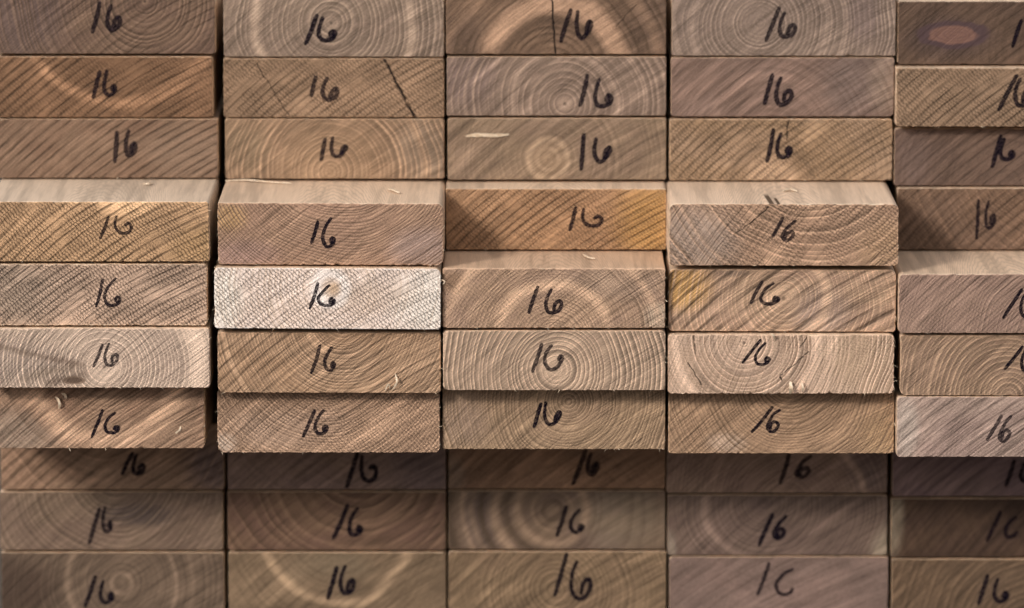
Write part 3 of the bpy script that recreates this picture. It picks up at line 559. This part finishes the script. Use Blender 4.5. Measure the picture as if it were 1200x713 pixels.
    {'x': 167.44, 'z': 39.4, 'p': 98, 'w': 141.16, 'h': 38.54, 'roll': 0.1, 'rad': 3.2, 'rag': 0.98, 'fuzz': 19, 'side': 0, 'label': 'jutting board with two gouges nicked in its top edge, fourth from top in fourth column', 'one': ((-0.93, 29.76), (-6.78, 18.61)), 'six': (-2.13, 15.21, 8.01, 28.7), 'kind': 'E', 'pen': 2.21, 'wood': {'base': (0.456, 0.329, 0.228), 'base2': (0.413, 0.292, 0.201), 'pith': (16.02, 75.3), 'ring': 4.81, 'rc': 0.6, 'pale': 0.6, 'saw': (52, 3.74, 0.22, 0.6), 'tint': [(-54.44, 17.01, 37.4, 26.7, (0.382, 0.302, 0.254), 0.85), (63.87, 11.7, 21.4, 21.4, (0.445, 0.297, 0.18), 0.6)], 'crack': [(-8.86, 36.65, -21.39, 26.04, 0.5, 0.9), (-21.39, 26.04, -30.81, 19.67, 0.35, 0.6)], 'streak': 0.4, 'rim': 0.5}, 'gouge': [(-7.37, -2, -10.0, 48, 2.1), (-3.16, -2, -4.74, 32, 1.4)]},
    {'x': 166.95, 'z': -2.47, 'p': 93, 'w': 140.58, 'h': 38.88, 'roll': 0.25, 'rad': 2.8, 'rag': 0.84, 'fuzz': 13, 'side': 0, 'label': 'board with thick dark slanting streaks and orange corner, fifth from top in fourth column', 'one': ((-12.75, 30.98), (-19.3, 18.17)), 'six': (-14.54, 16.25, -1.47, 30.98), 'kind': 'F', 'pen': 2.21, 'wood': {'base': (0.445, 0.334, 0.233), 'base2': (0.382, 0.281, 0.207), 'late': (0.233, 0.148, 0.095), 'pith': (0.72, 20.84), 'ring': 2.94, 'rc': 0.35, 'pale': 0.6, 'saw': (37, 7.49, 0.5, 0), 'heart': (13.9, 0.3), 'band': [(26.7, 4.8, 0.6, 0, 60)], 'tint': [(-61.54, 28.85, 21.4, 19.3, (0.636, 0.392, 0.159), 0.95), (22.95, 10.16, 21.4, 21.4, (0.424, 0.329, 0.286), 0.5), (-29.96, 36.31, 10.7, 2.7, (0.212, 0.159, 0.127), 0.8)], 'streak': 0.8, 'rim': 0.5}},
    {'x': 166.21, 'z': -40.71, 'p': 98, 'w': 140.09, 'h': 37.18, 'roll': 0, 'rad': 2.8, 'rag': 1.4, 'fuzz': 29, 'side': 0, 'label': 'pale pinkish board with ring shakes and bright splinters at its lower edge, fourth column', 'one': ((-12.82, 33.72), (-23.54, 19.81)), 'six': (-16.93, 17.67, -6.49, 32.65), 'kind': 'F', 'pen': 1.91, 'wood': {'heart': (7.5, 0.25), 'base': (0.541, 0.429, 0.329), 'base2': (0.466, 0.36, 0.265), 'pith': (-22.83, 32.11), 'ring': 2.67, 'rc': 0.7, 'pale': 0.7, 'fine': 0.25, 'late': (0.318, 0.223, 0.159), 'saw': (66, 3.21, 0.12, 0.2), 'band': [(20.3, 2.1, -0.4, 0, 0), (35.3, 2.1, -0.5, -60, 120), (43.9, 3.7, 0.6, 0, 0), (53.5, 2.7, 0.4, -40, 60)], 'crack': [(17.28, 26.77, -0.53, 11.25, 0.45, 0.7), (-0.53, 11.25, 1.08, 8.04, 0.6, 0.9), (-57.56, 19.81, -48.51, 5.36, 0.45, 0.8), (-53.96, 37.46, -52.84, 24.63, 0.4, 0.7), (16.14, 36.92, 11.99, 28.91, 0.45, 0.7)], 'tint': [(50.01, 22.49, 32.1, 26.7, (0.466, 0.345, 0.244), 0.7)], 'streak': 0.35, 'rim': 0.5}},
    {'x': 167.45, 'z': -80.92, 'p': 84, 'w': 140.38, 'h': 39.52, 'roll': 0, 'rad': 1.5, 'rag': 0.98, 'fuzz': 16, 'side': 0, 'label': 'brown board with many fine hanging rings, lowest jutting board in fourth column', 'one': ((-5.97, 29.13), (-18.12, 14.03)), 'six': (-9.84, 13.22, -0.08, 28.59), 'kind': 'E', 'pen': 2.11, 'wood': {'rfl': 0.7, 'base': (0.445, 0.323, 0.212), 'base2': (0.392, 0.281, 0.185), 'pith': (4.76, 46.89), 'ring': 2.25, 'rc': 0.9, 'saw': (38, 4.81, 0.15, 0.1), 'tint': [(63.44, 9.18, 21.4, 21.4, (0.488, 0.339, 0.201), 0.6), (-34.74, 6.48, 16.0, 8.6, (0.498, 0.392, 0.318), 0.6)], 'streak': 0.6, 'rim': 0.5}},
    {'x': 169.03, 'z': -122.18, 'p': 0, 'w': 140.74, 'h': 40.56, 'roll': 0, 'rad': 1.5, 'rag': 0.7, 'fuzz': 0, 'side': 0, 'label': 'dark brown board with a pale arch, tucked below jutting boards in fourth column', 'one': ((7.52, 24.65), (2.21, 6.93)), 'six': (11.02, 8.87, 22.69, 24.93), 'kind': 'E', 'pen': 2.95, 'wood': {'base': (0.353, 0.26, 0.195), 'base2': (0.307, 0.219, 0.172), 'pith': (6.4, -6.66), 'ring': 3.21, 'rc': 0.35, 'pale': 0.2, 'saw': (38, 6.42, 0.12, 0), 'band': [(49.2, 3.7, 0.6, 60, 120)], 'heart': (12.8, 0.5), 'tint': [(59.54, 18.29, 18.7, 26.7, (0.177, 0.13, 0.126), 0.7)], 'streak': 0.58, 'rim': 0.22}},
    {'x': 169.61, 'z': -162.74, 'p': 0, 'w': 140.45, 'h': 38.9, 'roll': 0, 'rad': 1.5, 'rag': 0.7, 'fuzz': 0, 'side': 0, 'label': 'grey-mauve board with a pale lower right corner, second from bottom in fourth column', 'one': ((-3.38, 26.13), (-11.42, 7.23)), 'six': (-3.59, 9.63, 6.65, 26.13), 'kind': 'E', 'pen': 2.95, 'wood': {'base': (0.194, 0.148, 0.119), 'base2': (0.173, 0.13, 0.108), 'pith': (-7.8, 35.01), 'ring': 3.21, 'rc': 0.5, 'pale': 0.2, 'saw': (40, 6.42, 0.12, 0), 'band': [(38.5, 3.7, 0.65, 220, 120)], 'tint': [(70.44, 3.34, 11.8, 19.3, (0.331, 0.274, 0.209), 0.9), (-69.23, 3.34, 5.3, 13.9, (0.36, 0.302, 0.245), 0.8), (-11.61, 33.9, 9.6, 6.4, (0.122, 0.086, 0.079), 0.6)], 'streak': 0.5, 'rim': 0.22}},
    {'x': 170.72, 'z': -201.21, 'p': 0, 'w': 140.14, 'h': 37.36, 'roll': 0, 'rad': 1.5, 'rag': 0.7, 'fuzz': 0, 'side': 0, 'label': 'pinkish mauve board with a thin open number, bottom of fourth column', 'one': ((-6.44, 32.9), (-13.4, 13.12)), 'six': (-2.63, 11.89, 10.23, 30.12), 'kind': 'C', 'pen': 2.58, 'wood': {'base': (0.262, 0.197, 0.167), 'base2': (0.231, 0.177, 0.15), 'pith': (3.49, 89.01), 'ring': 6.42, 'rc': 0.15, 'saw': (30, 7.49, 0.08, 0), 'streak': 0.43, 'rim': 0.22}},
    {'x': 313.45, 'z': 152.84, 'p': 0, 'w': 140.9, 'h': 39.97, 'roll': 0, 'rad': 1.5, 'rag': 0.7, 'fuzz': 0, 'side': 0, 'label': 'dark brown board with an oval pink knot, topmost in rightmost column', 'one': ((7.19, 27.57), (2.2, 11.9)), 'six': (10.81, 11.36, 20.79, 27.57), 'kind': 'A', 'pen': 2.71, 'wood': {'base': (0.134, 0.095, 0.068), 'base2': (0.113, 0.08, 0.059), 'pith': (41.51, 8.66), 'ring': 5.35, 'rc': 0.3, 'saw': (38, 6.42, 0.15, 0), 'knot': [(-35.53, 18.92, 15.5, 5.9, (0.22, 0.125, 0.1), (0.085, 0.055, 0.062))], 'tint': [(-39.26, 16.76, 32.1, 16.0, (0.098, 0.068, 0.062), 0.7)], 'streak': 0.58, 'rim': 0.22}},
    {'x': 312.04, 'z': 114.54, 'p': 10, 'w': 140.73, 'h': 37.25, 'roll': 0, 'rad': 1.5, 'rag': 1.4, 'fuzz': 13, 'side': 0, 'label': 'golden tan board with a bright left edge, second from top in rightmost column', 'one': ((5.12, 32.17), (-5.32, 11.37)), 'six': (3.26, 12.45, 14.8, 31.36), 'kind': 'A', 'pen': 2.95, 'wood': {'base': (0.324, 0.24, 0.162), 'base2': (0.292, 0.214, 0.143), 'pith': (5.29, -16.8), 'ring': 4.81, 'rc': 0.15, 'saw': (37, 4.81, 0.42, 0.7), 'streak': 0.36, 'rim': 0.5}},
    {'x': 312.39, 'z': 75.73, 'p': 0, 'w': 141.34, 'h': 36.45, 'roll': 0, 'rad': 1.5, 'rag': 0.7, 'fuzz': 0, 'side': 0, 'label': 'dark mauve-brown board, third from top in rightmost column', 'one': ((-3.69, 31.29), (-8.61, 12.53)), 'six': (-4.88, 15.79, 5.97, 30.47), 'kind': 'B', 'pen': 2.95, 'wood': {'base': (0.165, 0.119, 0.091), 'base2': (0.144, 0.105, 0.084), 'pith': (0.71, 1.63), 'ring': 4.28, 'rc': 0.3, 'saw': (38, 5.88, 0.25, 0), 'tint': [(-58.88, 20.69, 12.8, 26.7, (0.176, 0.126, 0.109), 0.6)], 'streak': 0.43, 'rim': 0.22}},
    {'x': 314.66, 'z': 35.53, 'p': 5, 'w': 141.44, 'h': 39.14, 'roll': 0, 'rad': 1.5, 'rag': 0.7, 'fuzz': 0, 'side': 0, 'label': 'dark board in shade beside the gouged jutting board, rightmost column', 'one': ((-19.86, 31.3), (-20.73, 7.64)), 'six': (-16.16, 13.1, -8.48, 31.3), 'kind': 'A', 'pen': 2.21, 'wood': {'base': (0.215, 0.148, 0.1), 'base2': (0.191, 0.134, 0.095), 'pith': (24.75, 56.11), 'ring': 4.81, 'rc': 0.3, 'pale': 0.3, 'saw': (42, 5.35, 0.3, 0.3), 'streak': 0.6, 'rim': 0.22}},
    {'x': 307.64, 'z': -2.38, 'p': 100, 'w': 138.43, 'h': 36.87, 'roll': 0, 'rad': 2.6, 'rag': 0.98, 'fuzz': 10, 'side': 0, 'label': 'mauve-tan jutting board with its planed top showing, rightmost column', 'one': ((6.4, 27.19), (-4.41, 10.14)), 'six': (5.07, 9.61, 14.85, 24.53), 'kind': 'A', 'pen': 2.21, 'wood': {'base': (0.353, 0.262, 0.205), 'base2': (0.324, 0.239, 0.191), 'pith': (26.88, -4.81), 'ring': 2.25, 'rc': 0.55, 'pale': 0.4, 'saw': (42, 3.74, 0.15, 0.2), 'streak': 0.6, 'rim': 0.5}},
    {'x': 308.99, 'z': -41.96, 'p': 97, 'w': 137.74, 'h': 37.87, 'roll': 0, 'rad': 2.6, 'rag': 0.84, 'fuzz': 9, 'side': 0, 'label': 'brown board with ring arcs round its lower right heart, sixth from top in rightmost column', 'one': ((6.37, 30.52), (-3.99, 17.15)), 'six': (5.01, 14.47, 14.81, 29.99), 'kind': 'A', 'pen': 2.21, 'wood': {'rfl': 0.7, 'base': (0.334, 0.248, 0.172), 'base2': (0.296, 0.219, 0.157), 'pith': (-1.64, 0.0), 'ring': 3.21, 'rc': 0.5, 'pale': 0.7, 'saw': (40, 5.35, 0.08, 0.1), 'streak': 0.5, 'rim': 0.5}},
    {'x': 307.43, 'z': -80.63, 'p': 97, 'w': 137.98, 'h': 37.98, 'roll': 0, 'rad': 3.2, 'rag': 0.7, 'fuzz': 7, 'side': 0, 'label': 'grey-mauve board with fine slanting lines, lowest jutting board in rightmost column', 'one': ((-4.44, 25.8), (-12.91, 11.29)), 'six': (-6.54, 9.14, 2.74, 26.34), 'kind': 'E', 'pen': 2.31, 'wood': {'base': (0.401, 0.324, 0.272), 'base2': (0.353, 0.277, 0.239), 'pith': (36.64, -12.92), 'ring': 3.21, 'rc': 0.3, 'saw': (36, 5.88, 0.32, 0.1), 'tint': [(-63.23, 19.36, 8.6, 26.7, (0.496, 0.439, 0.391), 0.6)], 'streak': 0.7, 'rim': 0.5}},
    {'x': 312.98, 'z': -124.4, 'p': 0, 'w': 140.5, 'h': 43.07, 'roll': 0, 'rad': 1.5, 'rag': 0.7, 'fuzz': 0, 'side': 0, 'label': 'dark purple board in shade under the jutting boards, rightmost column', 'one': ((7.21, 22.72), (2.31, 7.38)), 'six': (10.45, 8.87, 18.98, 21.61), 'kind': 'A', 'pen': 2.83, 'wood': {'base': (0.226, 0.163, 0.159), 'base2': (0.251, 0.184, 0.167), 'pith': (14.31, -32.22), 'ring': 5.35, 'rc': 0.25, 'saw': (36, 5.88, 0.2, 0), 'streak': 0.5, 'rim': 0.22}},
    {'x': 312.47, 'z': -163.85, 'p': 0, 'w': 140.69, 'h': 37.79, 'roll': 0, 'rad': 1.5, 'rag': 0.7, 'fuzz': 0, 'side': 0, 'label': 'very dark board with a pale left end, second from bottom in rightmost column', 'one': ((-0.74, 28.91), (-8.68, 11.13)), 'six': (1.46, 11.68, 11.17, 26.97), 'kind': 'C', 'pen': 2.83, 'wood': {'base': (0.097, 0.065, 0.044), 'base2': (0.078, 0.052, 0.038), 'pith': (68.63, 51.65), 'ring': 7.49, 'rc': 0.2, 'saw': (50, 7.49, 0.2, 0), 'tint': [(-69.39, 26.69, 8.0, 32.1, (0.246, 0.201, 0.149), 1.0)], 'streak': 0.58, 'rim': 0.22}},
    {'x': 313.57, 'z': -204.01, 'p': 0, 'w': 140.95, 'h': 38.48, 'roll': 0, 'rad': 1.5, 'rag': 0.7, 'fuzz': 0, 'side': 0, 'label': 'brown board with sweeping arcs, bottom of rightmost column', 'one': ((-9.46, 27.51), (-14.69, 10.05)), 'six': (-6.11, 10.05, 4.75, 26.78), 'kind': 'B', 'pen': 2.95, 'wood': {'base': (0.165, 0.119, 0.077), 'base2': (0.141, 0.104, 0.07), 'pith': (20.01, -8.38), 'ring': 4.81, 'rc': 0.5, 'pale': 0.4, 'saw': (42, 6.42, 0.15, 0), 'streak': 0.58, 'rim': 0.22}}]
SHAVINGS = [
    ([(-181.1, -5.4, 79.73), (-167.2, -3.4, 79.93), (-151.7, -11.3, 79.73), (-139.2, -15.2, 79.53)], 2.2, True, 'long white shaving lying along the back of the jutting board top in second column'),
    ([(-77.4, -38.6, 79.33), (-73.5, -50.2, 79.93), (-70.1, -57.8, 79.43)], 2.4, True, 'short pale chip lying on the jutting board top in second column'),
    ([(-255.0, 3.7, 80.53), (-252.9, 11.6, 82.33), (-249.4, -0.3, 80.53)], 2.0, True, 'pale crumb of wood at the back of the jutting board top, leftmost column'),
    ([(-231.6, -23.9, 80.43), (-228.2, -27.8, 80.93), (-226.5, -20.0, 80.43)], 1.6, True, 'small chip lying on the jutting board top, leftmost column'),
    ([(44.3, -47.3, 39.06), (47.8, -61.5, 39.26), (51.5, -68.6, 39.66)], 1.2, True, 'thin curled shaving on the planed top in middle column'),
    ([(169.4, -47.0, 78.79), (174.1, -39.3, 79.19), (177.9, -47.0, 78.79)], 2.2, True, 'pale chip on the top of the gouged jutting board'),
    ([(-29.6, -0.5, 107.4), (-21.6, -1.5, 108.3), (-10.8, -1.5, 108.0), (-1.6, -0.6, 108.5)], 2.4, False, 'straight pale splinter stuck across the end of the board with target-like heart'),
    ([(-285.1, -85, -45.2), (-282.1, -90, -44.8), (-280.5, -91, -48.4), (-282.0, -85.5, -53.7)], 1.6, False, 'curled shaving left of the number on the streaky brown board'),
    ([(-280.9, -85, -43.0), (-277.2, -91, -42.5), (-277.1, -86, -46.6)], 1.8, False, 'second, shorter curl touching the larger curled shaving on the streaky board'),
    ([(-211.2, -84.8, -72.1), (-208.8, -88, -67.2), (-206.1, -89, -64.4), (-206.3, -85, -60.2)], 1.1, False, 'wiggly pale shaving near the right end of the streaky brown board'),
    ([(-78.6, -98.5, -39.0), (-76.5, -101, -33.8), (-75.5, -98.6, -37.4)], 0.9, False, 'hooked pale fibre at the lower edge of the board with dark streaks'),
    ([(-74.4, -98.5, -38.5), (-71.2, -102, -32.5), (-72.3, -98.6, -27.7)], 1.0, False, 'tall bent fibre standing near the lower edge of the board with dark streaks'),
    ([(172.1, -98.5, -40.6), (172.4, -102, -36.3), (172.0, -99, -32.5)], 2.4, False, 'bright splinter standing at the lower edge of the pale pinkish board'),
    ([(179.5, -98.5, -39.5), (179.8, -101, -35.9), (178.9, -98.6, -33.1)], 1.3, False, 'thinner splinter right of the bright one on the pale pinkish board'),
    ([(159.1, -98.6, -2.6), (161.1, -101.5, -3.2), (162.3, -98.7, -6.9)], 1.3, False, 'curled fibre at the top edge of the pale pinkish board'),
    ([(-43.6, -104, 31.8), (-41.5, -105.5, 31.0), (-42.5, -104.5, 28.7)], 0.7, False, 'tiny hooked fibre hanging off the right edge of the whitish board')]
SIDES = [planed('planed_face_tan', (0.72, 0.56, 0.42), 1), planed('planed_face_grey', (0.68, 0.56, 0.44), 2),
         planed('planed_face_warm', (0.62, 0.45, 0.32), 3)]
for i, B in enumerate(BOARDS):
    rng = random.Random(100 + i)
    w, h = B['w'], B['h']
    sp = B['wood']; sp['hw'] = w / 2; sp['h'] = h
    side = SIDES[B['side']] if not B.get('gouge') else planed('planed_face_gouged', (0.76, 0.60, 0.46), 5, B['gouge'])
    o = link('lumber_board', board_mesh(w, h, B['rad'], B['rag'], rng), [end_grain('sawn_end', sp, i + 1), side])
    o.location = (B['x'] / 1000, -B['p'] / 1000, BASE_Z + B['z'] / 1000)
    o.rotation_euler = (0, R(B['roll']), R(rng.uniform(-0.08, 0.08)))
    o['label'] = B['label']
    o['category'] = 'wooden board'
    o['group'] = 'stacked lumber boards with 16 written on their ends'
    number_marking(o, B['one'], B['six'], B['kind'], B['pen'], rng)
    if B['fuzz']: torn_fibres(o, w, h, B['fuzz'], rng)

rng = random.Random(9)
for (P, wd, flat, lab) in SHAVINGS:
    a = Vector(P[0])
    pts = []
    n = 10
    Q = [Vector(q) - a for q in P]
    Q = [Q[0]] + Q + [Q[-1]]
    for k in range(1, len(Q) - 2):
        p0, p1, p2, p3 = Q[k - 1:k + 3]
        for s in range(n):
            t = s / n
            pts.append(0.5 * (2 * p1 + (p2 - p0) * t + (2 * p0 - 5 * p1 + 4 * p2 - p3) * t * t + (3 * p1 - p0 - 3 * p2 + p3) * t ** 3))
    pts.append(Q[-1])
    o = link('wood_shaving', curl_mesh(pts, wd, 0.7 if flat else 0.25, rng, flat), [FIBRE], smooth=False)
    o.location = (a.x / 1000, a.y / 1000, BASE_Z + a.z / 1000)
    o['label'] = lab
    o['category'] = 'wood shaving'
    o['group'] = 'loose wood shavings on the boards'
